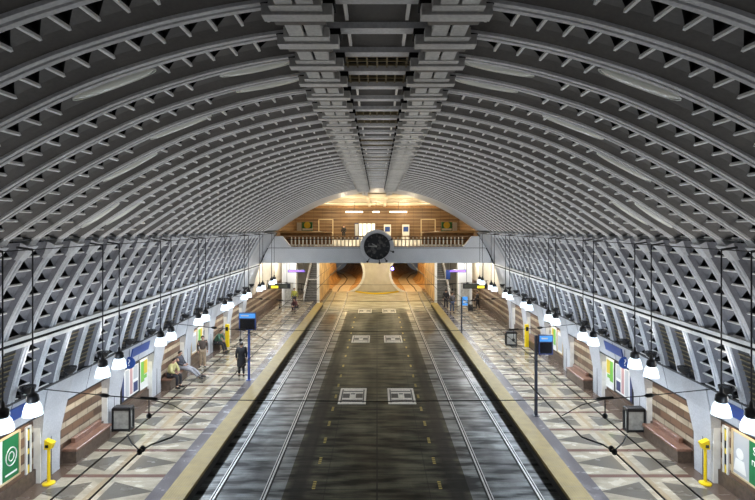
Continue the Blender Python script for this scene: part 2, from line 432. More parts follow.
# ------------------------------------------------------------------ lower vault walls
COLS = [14.9 + 3.68 * k for k in range(-2, 7)]; CW = .85
for sg in (-1, 1):
    w = MB()
    grille = []
    for k in range(K0, K1):
        coffers(w, LO, sg, k, 'lower', cell=.38, T=.10, fl=.26)
        if (k - 10) % 4 in (0, 1):                           # bays that hold a black grille
            grille.append(k)
            w.loft([[p3(sg, LL, LL.L * i / 6, .2, y) for i in range(7)] for y in (yk(k) + .13, yk(k + 1) - .26)], 'lower', caps=False, closed=False)
        else: coffers(w, LL, sg, k, 'lower', cell=.34, T=.10, fl=.26)
    for pr in (LO, LL): w.loft([[p3(sg, pr, pr.L * i / 8, .52, y) for i in range(9)] for y in (YS, YE)], 'void', caps=False, closed=False)
    wall = struct(w.build('wall_' + SIDE[sg]))
    for k in range(K0, K1 + 1):
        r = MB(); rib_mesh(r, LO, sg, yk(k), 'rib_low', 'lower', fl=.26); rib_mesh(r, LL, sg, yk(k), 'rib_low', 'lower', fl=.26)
        y = yk(k); c = [p3(sg, LO, 0, t, yy) for t, yy in ((-.06, y - .16), (-.06, y + .16), (.2, y + .16), (.2, y - .30))]
        d = [p3(sg, LO, .42, t, yy) for t, yy in ((-.01, y - .11), (-.01, y + .11), (.2, y + .12), (.2, y - .3))]
        r.loft([c, d], 'rib_low')
        r.build('rib', wall)
    # fascia with a dark top edge, soffit, recessed stone wall, plinth
    f = MB(); ys = YS; ye = D + .2
    f.prism([(sg * 9.52, 3.20), (sg * 9.70, 2.42), (sg * 10.3, 2.42), (sg * 10.3, 3.25)], ys, ye, 'fascia')
    for kx in range(24):
        y = ys + .6 + kx * 1.84; f.prism([(sg * 9.515, 3.19), (sg * 9.696, 2.43), (sg * 9.75, 2.43), (sg * 9.56, 3.19)], y, y + .02, 'iron')
    f.build('fascia', wall)
    e = MB(); e.tube([(sg * 9.47, ys, 3.235), (sg * 9.47, ye, 3.235)], .035, 'iron', 8); e.box(sg * 9.50, sg * 9.75, ys, ye, 3.20, 3.225, 'iron'); e.build('edge_rail', wall)
    b = MB(); b.box(sg * 9.68, sg * 9.74, ys, ye, 2.375, 2.42, 'iron'); b.build('drip_edge', wall)
    st = MB(); st.box(sg * 10.0, sg * 10.3, ys, 60, PZ, 2.42, 'stone'); st.build('stone_panel', wall)
    pl = MB(); pl.box(sg * 9.93, sg * 10.0, ys, 60, PZ, PZ + .42, 'benchside'); pl.build('plinth', wall)
    for i, c in enumerate(COLS):
        m = MB()
        m.loft([[(sg * 9.80, c, PZ), (sg * 9.80, c + CW, PZ), (sg * 10.05, c + CW, PZ), (sg * 10.05, c, PZ)],
                [(sg * 9.79, c - .01, 1.5), (sg * 9.79, c + CW + .02, 1.5), (sg * 10.05, c + CW + .02, 1.5), (sg * 10.05, c - .01, 1.5)],
                [(sg * 9.66, c - .10, 2.44), (sg * 9.66, c + CW + .18, 2.44), (sg * 10.05, c + CW + .18, 2.44), (sg * 10.05, c - .10, 2.44)],
                [(sg * 9.49, c - .16, 3.21), (sg * 9.49, c + CW + .24, 3.21), (sg * 10.0, c + CW + .24, 3.21), (sg * 10.0, c - .16, 3.21)]], 'column')
        m.box(sg * 9.785, sg * 9.805, c + CW * .5 - .012, c + CW * .5 + .012, PZ, 2.3, 'iron')
        col = struct(m.build('column'))
        j = MB(); j.box(sg * 9.80, sg * 10.04, c - .055, c - .012, PZ, 2.36, 'white'); j.build('lit_near_face', col)  # thin white slab paints the light falling on the column's near face
    # cornice with its dark slot, and the band with a dark groove
    t = MB(); t.box(sg * 7.95, sg * 8.5, YS, D, 7.42, 7.62, 'void'); t.prism([(sg * 7.62, 7.545), (sg * 7.66, 7.515), (sg * 8.0, 7.515), (sg * 8.0, 7.56)], YS, D, 'iron')
    struct(t.build('trim_%d' % (1 if sg < 0 else 2)))
    t = MB(); t.prism([(sg * 8.93, 5.05), (sg * 8.95, 4.945), (sg * 9.3, 4.945), (sg * 9.3, 5.05)], YS, D, 'white'); t.prism([(sg * 8.97, 4.865), (sg * 9.0, 4.76), (sg * 9.3, 4.76), (sg * 9.3, 4.865)], YS, D, 'white')
    t.box(sg * 9.0, sg * 9.3, YS, D, 4.865, 4.945, 'void')
    struct(t.build('trim_%d' % (3 if sg < 0 else 4)))
    # grilles
    vis = [k for k in grille if yk(k) > 10]
    for i, k in enumerate(vis):
        g = MB(); ya, yb = yk(k) + .14, yk(k + 1) - .22
        pl_ = [[p3(sg, LL, LL.L * a, t, y) for y in (ya, yb)] for a, t in ((.04, .10), (.96, .10))]
        g.loft([[p3(sg, LL, LL.L * a / 6, t, y) for t, y in ((.10, ya), (.10, yb), (.18, yb), (.18, ya))] for a in range(0, 7)], 'black')
        go = g.build('wall_grille')
        pos = ORD[i // 2]; w_ = 'nearer' if i % 2 == 0 else 'farther'
        tag(go, 'black slatted grille low on the %s vault wall, %s one of the %s pair along' % (SIDE[sg], w_, pos), 'grille', 'black grilles above the %s fascia' % SIDE[sg])
        q = MB()
        for c_ in range(2):
            y0 = ya + .04 + c_ * (yb - ya - .04) / 2; y1 = y0 + (yb - ya) / 2 - .05
            for rr in range(10):
                q0 = LL.L * (.05 + .09 * rr)
                q.loft([[p3(sg, LL, q0, t, y) for t, y in ((.07, y0), (.07, y1), (.10, y1), (.10, y0))], [p3(sg, LL, q0 + .024, t, y) for t, y in ((.07, y0), (.07, y1), (.10, y1), (.10, y0))]], 'gold')
        q.build('grating', go)

# ------------------------------------------------------------------ floor, platforms, road, rails
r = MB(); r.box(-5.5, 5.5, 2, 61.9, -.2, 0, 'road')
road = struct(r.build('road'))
mk = MB()
for sg in (-1, 1):
    for i in range(9):
        y0 = 13.6 + i * 1.62
        for j in range(4): mk.box(sg * 1.90 - .05, sg * 1.90 + .05, y0 + j * .13, y0 + j * .13 + .075, 0, .004, 'roadyellow')
    for i in range(8):
        y0 = 28.5 + i * 2.2; mk.box(sg * 1.90 - .05, sg * 1.90 + .05, y0, y0 + .45, 0, .004, 'roadyellow')
mk.build('road_marking', road)
for sg in (-1, 1):
    p = MB(); p.box(sg * 5.42, sg * 10.3, 2, 61.9, -.2, PZ, 'platform')
    pf = struct(p.build('floor')); pf.name = 'platform_floor'
    t = MB(); t.box(sg * 5.30, sg * 5.93, 2, 50.2, PZ - .10, PZ + .006, 'tactile'); t.build('tactile_strip', pf)
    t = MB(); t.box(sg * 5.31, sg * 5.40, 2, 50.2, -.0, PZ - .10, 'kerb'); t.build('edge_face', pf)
    # dark seam line that runs along the platform
    for x0, nm in ((3.28, 'inner'), (4.72, 'outer')):
        q = MB(); pts = [(x0, 3), (x0, 50), (x0 + .05, 54), (x0 + .15, 58), (x0 + .3, 61.5)]
        def strip(a, b, z, mat):
            q.loft([[(sg * (x + a), y, .0), (sg * (x + b), y, .0), (sg * (x + b), y, z), (sg * (x + a), y, z)] for x, y in pts], mat)
        strip(-.045, .0, .022, 'steel'); strip(.05, .075, .018, 'steel'); strip(.0, .05, .004, 'groove'); strip(-.10, -.045, .005, 'groove')
        o = q.build('steel_rail'); tag(o, 'shiny %s steel rail of the %s track, set into the roadway' % (nm, SIDE[sg]), 'rail', 'street rails in the roadway')
nm = {23.6: 'nearest row', 35.6: 'middle row', 47.5: 'far row'}
for d in (23.6, 35.6, 47.5):
    for sg in (-1, 1):
        q = MB(); x = sg * 1.12; q.box(x - .62, x + .62, d - 1.1, d + 1.1, 0, .012, 'plate')
        for a, b, c, e in ((-.46, -.14, -.30, .30), (.14, .46, -.30, .30), (-.46, .46, .55, .68), (-.46, .46, -.68, -.55), (-.10, .10, .2, .34)):
            q.box(x + a, x + b, d + c, d + e, .012, .016, 'platedark')
        for a in (-.5, .5): q.box(x + a - .03, x + a + .03, d - .9, d + .9, .012, .016, 'platedark')
        tag(q.build('cover_plate'), 'pale square cover plate in the dark roadway, %s of the %s' % (SIDE[sg], nm[d]), 'cover plate', 'cover plates in the roadway')

# ------------------------------------------------------------------ pendant lamps
LAMPD = []
for k in range(8): LAMPD += [10.08 + 3.68 * k, 10.96 + 3.68 * k]
LX, LZ = 7.40, 3.78
def make_lamp(sg):
    t = thing('pendant_lamp', (sg * LX, 0, LZ), '', 'pendant lamp', 'bell lamps hanging along the %s platform' % SIDE[sg])
    c = MB(); c.tube([(0, 0, .55), (0, 0, 3.56)], .016, 'cable', 6); c.tube([(0, 0, 3.55), (sg * .34, 0, 3.60)], .028, 'iron', 6); c.build('cord', t)
    h = MB(); h.lathe((0, 0, 0), [(.02, .60), (.035, .56), (.045, .48), (.115, .42), (.13, .32), (.10, .27)], 'black', 14); h.build('cap', t, smooth=True)
    g = MB(); g.lathe((0, 0, 0), [(.07, .285), (.12, .27), (.155, .21), (.18, .11), (.198, 0), (.188, -.005), (.17, .10), (.145, .19), (.11, .25), (.04, .26)], 'lampglass', 18); g.build('glass_bell', t, smooth=True)
    b = MB(); b.lathe((0, 0, 0), [(.02, .20), (.05, .17), (.06, .12), (.045, .06), (.01, .04)], 'bulb', 10); b.build('bulb', t, smooth=True)
    return t
for sg in (-1, 1):
    proto = make_lamp(sg)
    for i, d in enumerate(LAMPD):
        lb = 'bell lamp over the %s platform, %s one of the %s pair from the viewer' % (SIDE[sg], 'nearer' if i % 2 == 0 else 'farther', ORD[i // 2])
        if i == 0: proto.location = (sg * LX, d, LZ); proto['label'] = lb
        else: copy_tree(proto, (sg * LX, d, LZ), lb)
        L = bpy.data.lights.new('lamp_glow', 'SPOT'); L.energy = 135; L.color = (.86, .93, 1.0); L.shadow_soft_size = .16; L.spot_size = 2.75; L.spot_blend = .5
        lo = bpy.data.objects.new('lamp_glow', L); COL.objects.link(lo); lo.location = (sg * LX, d, LZ - .03)
        L = bpy.data.lights.new('lamp_side_glow', 'POINT'); L.energy = 46; L.color = (.74, .86, 1.0); L.shadow_soft_size = .2
        lo = bpy.data.objects.new('lamp_side_glow', L); COL.objects.link(lo); lo.location = (sg * LX, d, LZ - .08)
    w = MB(); w.tube([(sg * (LX + .0), LAMPD[0] - 1.5, 7.335)] + [(sg * LX, d, 7.335) for d in LAMPD] + [(sg * LX, 38.4, 7.335)], .012, 'cable', 5)
    tag(w.build('cable'), 'thin dark cable joining the tops of the lamp cords under the %s ledge' % SIDE[sg], 'cable')

# uplights standing on the fascia
def make_uplight(sg):
    t = thing('floodlight', (sg * 9.22, 0, 3.34), '', 'floodlight', 'black floodlights along the %s fascia' % SIDE[sg])
    b = MB(); b.box(-.03, sg * .24, -.05, .05, .0, .05, 'black'); b.box(-.02, .02, -.20, -.17, .03, .22, 'black'); b.box(-.02, .02, .17, .20, .03, .22, 'black'); b.box(-.02, .02, -.20, .20, .03, .06, 'black'); b.build('bracket', t)
    h = MB(); h.lathe((-sg * .06, 0, .14), [(.04, -.04), (.11, .0), (.17, .07), (.19, .14), (.19, .165), (.14, .14), (.02, .09)], 'black', 16); hd = h.build('head', t, smooth=True)
    g = MB(); g.lathe((-sg * .06, 0, .285), [(.14, 0), (.08, .01), (.01, .012)], 'screen', 14); g.build('lens', t, smooth=True)
    return t
UPD = [9.7 + 1.84 * i for i in range(16)]
for sg in (-1, 1):
    proto = make_uplight(sg)
    for i, d in enumerate(UPD):
        lb = 'black round floodlight aimed upward on the %s fascia, %s along from the viewer' % (SIDE[sg], ORD[i])
        if i == 0: proto.location = (sg * 9.22, d, 3.34); proto['label'] = lb
        else: copy_tree(proto, (sg * 9.22, d, 3.34), lb)
        L = bpy.data.lights.new('uplight', 'SPOT'); L.energy = 135; L.color = (1, .96, .92); L.spot_size = 1.9; L.spot_blend = .9; L.shadow_soft_size = .12
        lo = bpy.data.objects.new('uplight', L); COL.objects.link(lo); lo.location = (sg * 9.10, d, 3.74)
        lo.rotation_euler = Vector((-sg * .70, 0.0, 1)).to_track_quat('-Z', 'Y').to_euler()

# ------------------------------------------------------------------ overhead wires
for sg in (-1, 1):
    Z = 3.72
    def wire(pts, label, r=.014):
        q = MB(); q.tube(pts, r, 'cable', 6); tag(q.build('contact_wire'), label, 'wire', 'contact wires over the tracks')
    wire([(sg * 4.90, y, Z) for y in (5, 20, 38)] + [(sg * 4.75, 50, Z), (sg * 4.6, 61, Z)], 'black contact wire over the %s track, the one nearer the platform' % SIDE[sg])
    wire([(sg * 4.33, 5, Z), (sg * 4.33, 9.3, Z), (sg * 4.26, 9.6, Z), (sg * 4.0, 9.95, Z), (sg * 3.97, 11, Z), (sg * 3.95, 38, Z), (sg * 3.9, 61, Z)], 'black contact wire over the %s track, the one nearer the road centre' % SIDE[sg], .016)
    q = MB(); q.tube([(sg * 4.90, 10.0, Z + .03), (sg * 4.62, 9.6, Z + .03), (sg * 4.33, 9.3, Z + .03)], .013, 'cable', 6)
    for x, y in ((4.33, 9.3), (4.33, 9.42)): q.lathe((sg * x, y, Z - .05), [(.03, 0), (.05, .03), (.05, .08), (.02, .11)], 'black', 8)
    tag(q.build('wire_switch'), 'black switch fitting linking the contact wires over the %s track' % SIDE[sg], 'wire fitting')
for i, d in enumerate((10.96, 18.32, 25.68, 33.04)):
    q = MB(); pts = [(-7.22, d, 4.34), (-5.85, d, 4.20), (-4.9, d, 4.12), (0, d, 4.07), (4.9, d, 4.12), (5.85, d, 4.20), (7.22, d, 4.34)]
    q.tube(pts, .011, 'cable', 5)
    so = q.build('span_wire'); tag(so, 'thin cross-span wire stretched over road between lamp cords, %s from viewer' % ORD[i], 'wire', 'cross-span wires')
    for sg in (-1, 1):
        b = MB(); b.tube([(sg * 5.75, d, 4.19), (sg * 5.80, d, 4.195), (sg * 5.90, d, 4.205), (sg * 5.96, d, 4.21)], [.015, .045, .045, .015], 'black', 8); b.build('insulator', so)
        b = MB(); b.tube([(sg * 4.9, d, 4.12), (sg * 4.9, d, 3.80)], .012, 'cable', 5); b.lathe((sg * 4.9, d, 3.70), [(.02, 0), (.055, .03), (.055, .09), (.02, .12)], 'black', 8)
        b.tube([(sg * 4.72, d, 4.13), (sg * 5.08, d, 4.15)], .03, 'black', 6)
        b.tube([(sg * 4.9, d, 4.12), (sg * 4.4, d, 4.0), (sg * 3.97, d, 3.76)], .010, 'cable', 5); b.build('hanger', so)

# ------------------------------------------------------------------ platform furniture
for sg in (-1, 1):
    for i, kx in enumerate((2, 4, 6)):                        # bench bays
        c = COLS[kx] + CW; y0, y1 = c + .32, c + 2.45
        t = thing('stone_bench', (sg * 9.8, (y0 + y1) / 2, PZ), 'long red granite bench against striped stone in the %s recess of the %s platform wall' % (['first', 'second', 'third'][i], SIDE[sg]), 'bench', 'stone benches in the wall recesses')
        m_ = Vector((sg * 9.8, (y0 + y1) / 2, PZ))
        def sub(mb, nm):
            o = mb.build(nm, None, origin=tuple(m_)); o.location = (0, 0, 0); o.parent = t
        a = MB(); a.bbox(sg * 9.46, sg * 9.925, y0, y1, PZ + .38, PZ + .46, 'bench', .015); sub(a, 'seat')
        a = MB(); a.box(sg * 9.50, sg * 9.92, y0 + .04, y1 - .04, PZ, PZ + .38, 'benchside'); sub(a, 'base')
        a = MB(); a.bbox(sg * 9.78, sg * 9.925, y0 + .45, y1 - .1, PZ + .46, PZ + .62, 'bench', .012); sub(a, 'back_block')
def bin_(sg, d, x, label):
    t = thing('waste_bin', (x, d, PZ), label, 'waste bin', 'framed waste bins'); q = MB(); w, e, h = .31, .14, .84
    for a in (-1, 1):
        for b in (-1, 1): q.box(a * w - .03, a * w + .03, b * e - .03, b * e + .03, 0, h, 'black')
        for z in (.06, h - .05):
            q.box(-w, w, a * e - .03, a * e + .03, z - .03, z + .03, 'black'); q.box(a * w - .03, a * w + .03, -e, e, z - .03, z + .03, 'black')
    q.build('frame', t)
    q = MB(); q.box(-w + .03, w - .03, -e + .01, e - .01, .05, h - .08, 'binpanel'); q.build('side_panel', t)
    q = MB(); q.bbox(-w - .02, w + .02, -e - .02, e + .02, h, h + .04, 'iron', .02); q.build('lid', t)
bin_(-1, 18.75, -9.33, 'black framed square bin with grey panels beside the left platform column')
bin_(1, 18.65, 9.40, 'black framed square bin with grey panels beside the right platform column')
bin_(1, 32.2, 8.45, 'black framed bin standing far down the right platform near a yellow post')
def reader(sg, d, x, label, h=1.26):
    t = thing('card_reader', (x, d, PZ), label, 'card reader', 'yellow card reader posts'); q = MB()
    q.lathe((0, 0, 0), [(.17, 0), (.17, .03), (.10, .06), (.06, .07)], 'yellow', 14); q.build('foot', t, smooth=True)
    q = MB(); q.lathe((0, 0, .06), [(.045, 0), (.042, h - .28)], 'yellow', 10); q.build('post', t, smooth=True)
    q = MB(); s = -sg
    q.loft([[(s * a, b, c) for a, b in ((-.09, -.08), (.09, -.08), (.09, .08), (-.09, .08))] for c in (h - .24,)] + [[(s * (a * 1.1 + .03), b * 1.15, c + s * 0 + (.10 if a < 0 else 0)) for a, b in ((-.09, -.08), (.12, -.08), (.12, .08), (-.09, .08))] for c in (h - .06,)], 'yellow'); hd = q.build('head', t)
    q = MB(); q.box(-.045, .045, -.105, -.085, h - .18, h - .10, 'screen'); q.build('screen', hd)
reader(-1, 14.82, -9.54, 'yellow card reader post in front of the nearest left platform column')
reader(1, 14.82, 9.54, 'yellow card reader post in front of the nearest right platform column')
for sg, px in ((-1, 227), (1, 527)):
    d = 9.35 * F / abs(px - VX); q = MB(); t = thing('card_reader', (sg * 9.33, d, PZ), 'plain yellow fare post far along the %s platform wall' % SIDE[sg], 'card reader', 'yellow card reader posts')
    q.bbox(-.12, .12, -.10, .10, 0, 1.40, 'yellow', .02); q.build('post', t); q = MB(); q.box(-.08, .08, -.11, -.099, 1.0, 1.25, 'screen'); q.build('screen', t)

def text(body, size, mat, parent, loc, rot, name='lettering'):
    cu = bpy.data.curves.new(name, 'FONT'); cu.body = body; cu.size = size; cu.align_x = 'CENTER'; cu.align_y = 'CENTER'; cu.extrude = .004
    o = bpy.data.objects.new('tmp', cu); COL.objects.link(o); dg = bpy.context.evaluated_depsgraph_get()
    me = bpy.data.meshes.new_from_object(o.evaluated_get(dg)); bpy.data.objects.remove(o)
    me.materials.clear(); me.materials.append(M[mat]); ob = bpy.data.objects.new(name, me); COL.objects.link(ob); ob.parent = parent; ob.location = loc; ob.rotation_euler = rot
    return ob
def wrot(sg): return (PI / 2, 0, -sg * PI / 2)                # faces the track from the wall on that side

# posters and panels on the stone walls
def poster(sg, y0, y1, z0, z1, label, blocks, frame='tan', name='poster', x=9.98):
    t = thing(name, (sg * x, (y0 + y1) / 2, z0), label, 'poster', 'posters on the %s platform wall' % SIDE[sg]); m_ = ((y0 + y1) / 2, z0)
    q = MB(); a, b, h = y0 - m_[0], y1 - m_[0], z1 - z0
    for u in (a, b): q.box(-sg * .03, sg * .02, u - .025, u + .025, -.025, h + .025, frame)
    for u in (0, h): q.box(-sg * .03, sg * .02, a, b, u - .025, u + .025, frame)
    q.build('frame', t); q = MB(); q.box(0, sg * .02, a, b, 0, h, blocks[0][4]); q.build('sheet', t)
    for (u0, u1, v0, v1, mat) in blocks[1:]:
        q = MB(); q.box(-sg * .006, sg * .004, a + (b - a) * u0, a + (b - a) * u1, h * v0, h * v1, mat); q.build('printed_panel', t)
    return t
for sg in (-1, 1):
    s_ = SIDE[sg]
    # nearest bay: green sheet with grey portrait panel, two slim framed panels
    if sg < 0:
        t = poster(sg, 12.9, 14.22, .95, 2.15, 'green poster with a white ring beside a pale sheet, nearest on the left wall', [(0, 0, 0, 0, 'paper'), (.52, 1, 0, 1, 'green')])
        q = MB()
        for j in range(20):
            pass
        q.tube([(.012, .34 + .20 * math.cos(2 * PI * j / 24), .62 + .24 * math.sin(2 * PI * j / 24)) for j in range(25)], .014, 'whitetext', 5); q.tube([(.012, .34 + .10 * math.cos(2 * PI * j / 24), .62 + .12 * math.sin(2 * PI * j / 24)) for j in range(25)], .012, 'whitetext', 5)
        q.box(.004, .012, .12, .56, .14, .19, 'whitetext'); q.build('white_ring', t)
    else:
        t = poster(sg, 12.9, 14.30, .95, 2.15, 'poster with a grey portrait half and green lettered half, nearest on the right wall', [(0, 0, 0, 0, 'greyprint'), (0, .55, 0, 1, 'green')])
        text('SE\nmo', .30, 'whitetext', t, (-.012, -.22, .78), wrot(sg))
        q = MB(); q.lathe((-.004, .42, .62), [(.15, 0), (.14, -.006)], 'paper', 16, 'x'); q.loft([[(-.012, .42 + a, .12 + b) for a, b in ((-.24, 0), (.24, 0), (.16, .34), (-.16, .34))], [(.0, .42 + a, .12 + b) for a, b in ((-.24, 0), (.24, 0), (.16, .34), (-.16, .34))]], 'paper'); q.build('portrait', t)
    for j, u in enumerate((14.50, 14.72)[:1]):
        poster(sg, u, u + .17, .55, 2.1, 'slim cream framed panel between the nearest %s poster and the column' % s_, [(0, 0, 0, 0, 'black'), (.2, .8, .08, .3, 'ochre'), (.2, .8, .5, .6, 'ochre'), (.2, .8, .75, .95, 'ochre')], 'paper')
    # second poster bay: navy strip, two text sheets, map
    c = COLS[3] + CW + .1
    poster(sg, c + .35, c + 1.85, .95, 2.18, 'transit notice board with navy strip and text columns in second %s poster bay' % s_, [(0, 0, 0, 0, 'paper'), (0, .16, 0, 1, 'navy'), (.24, .42, .08, .92, 'greyprint'), (.48, .62, .08, .92, 'pinkprint'), (.68, .92, .5, .94, 'greyprint'), (.68, .92, .08, .4, 'navy')], 'iron')
    poster(sg, c + 1.93, c + 2.72, .95, 2.22, 'route map in lime green and yellow beside the navy notice board, %s wall' % s_, [(0, 0, 0, 0, 'paper'), (.12, .5, .22, .9, 'lime'), (.45, .88, .45, .9, 'ochre'), (.5, .8, .3, .42, 'lime')], 'white')
    c = COLS[5] + CW + .1
    poster(sg, c + .5, c + 1.3, .95, 2.1, 'pale timetable sheet in the third poster bay of the %s wall' % s_, [(0, 0, 0, 0, 'paper'), (.1, .9, .1, .8, 'greyprint')], 'tan')
    poster(sg, c + 1.5, c + 2.3, .95, 2.2, 'lime and yellow map in the third poster bay of the %s wall' % s_, [(0, 0, 0, 0, 'paper'), (.12, .55, .2, .9, 'lime'), (.5, .88, .5, .9, 'ochre')], 'white')
    # round blue sign with question mark, blue name plates on the fascia
    t = thing('round_sign', (sg * 9.52, 19.6, 2.60), 'round blue sign with a white question mark hung under the %s fascia' % s_, 'sign', 'round blue signs')
    q = MB(); q.lathe((0, 0, 0), [(.02, -.02), (.23, -.02), (.23, .02), (.02, .02)], 'bluesign', 20, 'y'); q.build('disc', t, smooth=True)
    text('?', .36, 'whitetext', t, (0, -.025, 0), (PI / 2, 0, 0)); q = MB(); q.tube([(0, 0, .22), (0, 0, .55), (sg * .1, 0, .58)], .012, 'iron'); q.build('bracket', t)
    for j, (ya, yb) in enumerate(((12.3, 13.9), (19.9, 21.4))):
        q = MB(); q.prism([(sg * 9.505, 3.06), (sg * 9.59, 2.70), (sg * 9.63, 2.70), (sg * 9.55, 3.06)], ya, yb, 'bluesign')
        o = q.build('name_plate'); tag(o, '%s blue station plate on the %s fascia' % (['nearer', 'farther'][j], s_), 'sign', 'blue plates on the fascia')

# display signs on posts
def display(px_pole, base_y, d, label, w, side, polemat, z0, z1, far=False):
    x = (px_pole - VX) * d / F; t = thing('display_sign', (x, d, PZ), label, 'sign', 'platform display signs')
    q = MB(); q.box(-.05, .05, -.05, .05, 0, z1 - PZ - .05, polemat); q.box(-.12, .12, -.12, .12, 0, .02, polemat); q.build('post', t)
    a, b = (0.06, w) if side > 0 else (-w * .55, w * .45)
    h0, h1 = z0 - PZ, z1 - PZ
    q = MB(); q.box(a, b, -.16, -.055, h0, h1, 'navy' if side > 0 else 'bluepole'); q.build('cabinet', t)
    q = MB(); q.box(a + .03, b - .03, -.17, -.16, h1 - .26, h1 - .04, 'bluelit')
    q.build('lit_header', t)
    q = MB(); q.box(a + .1, a + .1 + (b - a) * .45, -.175, -.17, h1 - .17, h1 - .11, 'whitetext'); q.build('header_stripe', t)
    q = MB(); q.box(a + .05, b - .05, -.17, -.16, h0 + .05, h1 - .30, 'screen'); q.build('screen', t)
    return t
display(249, 380, 24.9, 'blue display sign with lit header on blue post, left platform', .82, -1, 'bluepole', 2.80, 3.66)
display(536, 415, 20.2, 'dark display sign with lit blue header on dark post, right platform', .62, 1, 'darkpole', 2.80, 3.58)
t = thing('display_sign', (5.95, 35.9, PZ), 'slim dark post with small teal panel far along the right platform', 'sign', 'platform display signs')
q = MB(); q.box(-.05, .05, -.05, .05, 0, 2.55, 'darkpole'); q.build('post', t); q = MB(); q.box(.05, .42, -.05, .03, 1.95, 2.55, 'bluelit'); q.build('panel', t); q = MB(); q.box(.12, .35, -.06, -.05, 2.1, 2.3, 'whitetext'); q.build('stripe', t)

# ------------------------------------------------------------------ far mezzanine
b = MB(); b.box(-9.4, 9.4, D, 61.9, 5.07, 6.27, 'beam'); b.box(-9.2, 9.2, D - .03, D, 6.20, 6.24, 'iron'); b.box(-9.2, 9.2, D - .06, D, 6.24, 6.30, 'beam')
mez = struct(b.build('mezzanine_floor'))
e = MB()
for sg in (-1, 1):
    e.prism([(sg * 9.3, 6.27), (sg * 6.55, 6.27), (sg * 7.25, 7.12), (sg * 9.3, 7.12)], D - .05, D + .35, 'beam')
struct(e.build('parapet_wall'))
# arch ring that closes the vault
a = MB(); n = 30
for sg in (-1, 1):
    ring = [[p3(sg, UP, UP.L * i / n, t, y) for t, y in ((.04, YE), (.04, D + .2), (.55, D + .2), (.55, YE))] for i in range(n + 1)]
    a.loft(ring, 'fascia'); a.loft([[p3(sg, LO, LO.L * i / 8, t, y) for t, y in ((-.03, YE), (-.03, D + .2), (.55, D + .2), (.55, YE))] for i in range(9)], 'fascia')
    a.tube([p3(sg, LO, LO.L * i / 8, -.08, D - .02) for i in range(9)], .04, 'iron', 6); a.loft([[p3(sg, LL, LL.L * i / 6, t, y) for t, y in ((-.0, YE), (-.0, D + .2), (.4, D + .2), (.4, YE))] for i in range(7)], 'fascia')
a.box(-1.1, 1.1, YE, D + .2, 10.46, 10.9, 'fascia')
struct(a.build('trim_5'))
# end walls that close the space outside the arch
a = MB()
for sg in (-1, 1):
    poly = [(x * sg, z) for x, z in [UP.at(UP.L * i / n, .5) for i in range(n + 1)]]
    a.prism(poly + [(sg * 12.0, 7.4), (sg * 12, 12.0), (sg * 1.1, 12)], D + .2, D + .35, 'cream')
    poly = [(x * sg, z) for x, z in [LO.at(LO.L * i / 8, .45) for i in range(9)]]
    a.prism(poly + [(sg * 9.6, 3.3), (sg * 12, 3.3), (sg * 12, 7.4), (sg * 8.0, 7.5)], D + .2, D + .35, 'nose')
struct(a.build('end_wall'))
m = MB(); m.box(-10, 10, 61.9, 62.2, 6.27, 10.5, 'woodwall'); struct(m.build('wall_back'))
m = MB(); m.loft([[(x, D + .2, 10.85), (x, 62.2, 10.38), (x, 62.2, 10.6), (x, D + .2, 11.1)] for x in (-10, 10)], 'cream')
for sg in (-1, 1): m.loft([[(sg * a, y, z) for a, z in ((.75, zz - .12), (1.05, zz - .12), (1.05, zz + .05), (.75, zz + .05))] for y, zz in ((D + .3, 10.85), (62, 10.38))], 'cream')
for y in (44, 50, 56): zz = 10.85 - (y - 39) / 23 * .47; m.box(-10, 10, y, y + .25, zz - .08, zz + .1, 'cream')
m.box(-10, 10, 61.75, 61.9, 10.14, 10.45, 'parapet')
m.build('mezzanine_ceiling', kind='structure')
for sg in (-1, 1):
    m = MB(); m.box(sg * 10, sg * 10.2, D + .2, 62, 6.27, 10.5, 'woodwall'); m.build('wall_mezzanine_' + SIDE[sg], kind='structure')
# railing
t = thing('railing', (0, D + .12, 6.27), 'pale baluster railing with dark handrail along the mezzanine edge', 'railing')
q = MB(); q.tube([(-7.15, 0, .84), (7.15, 0, .84)], .045, 'parapet', 8); q.box(-6.9, 6.9, -.02, .02, .58, .63, 'iron'); q.box(-6.6, 6.6, -.02, .02, .03, .08, 'parapet'); q.build('handrail', t)
for i in range(46):
    x = -6.55 + i * 13.1 / 45
    q = MB(); q.box(x - .05, x + .05, -.02, .02, .06, .58, 'baluster'); q.lathe((x, 0, .62), [(.01, 0), (.05, .05), (.05, .12), (.01, .17)], 'baluster', 6); q.build('baluster', t)
# clock on the beam
t = thing('clock', (0, D - .36, 6.34), 'large round dark clock on the mezzanine beam over the roadway', 'clock')
q = MB(); q.lathe((0, .30, 0), [(1.28, .0), (1.28, -.12), (1.02, -.14)], 'beam', 40, 'y'); q.build('surround', t, smooth=True)
q = MB(); q.lathe((0, .12, 0), [(1.0, .05), (1.0, -.10), (.95, -.14), (.90, -.08), (.02, -.08)], 'black', 36, 'y'); q.build('dial', t, smooth=True)
for i in range(12):
    an = 2 * PI * i / 12; q = MB(); r0 = .74; q.tube([(r0 * math.sin(an), .0, r0 * math.cos(an)), ((r0 + .16) * math.sin(an), -.02, (r0 + .16) * math.cos(an))], .045, 'bossgrey', 6); q.build('hour_mark', t)
for nm_, an, l in (('hour_hand', 2 * PI * 10 / 12, .45), ('minute_hand', 2 * PI * 9.1 / 60 * 5, .68)):
    q = MB(); q.tube([(0, -.03, 0), (l * math.sin(an), -.03, l * math.cos(an))], [.06, .03], 'binpanel', 6); q.build(nm_, t)
for i in range(20):
    an = random.random() * 6.28; rr = .12 + random.random() * .7; q = MB(); c0 = (rr * math.sin(an), .02, rr * math.cos(an)); q.lathe(c0, [(.02, -.06), (.09 + .05 * random.random(), -.04), (.08, .02)], 'bossgrey', 8, 'y'); q.build('boss', t)
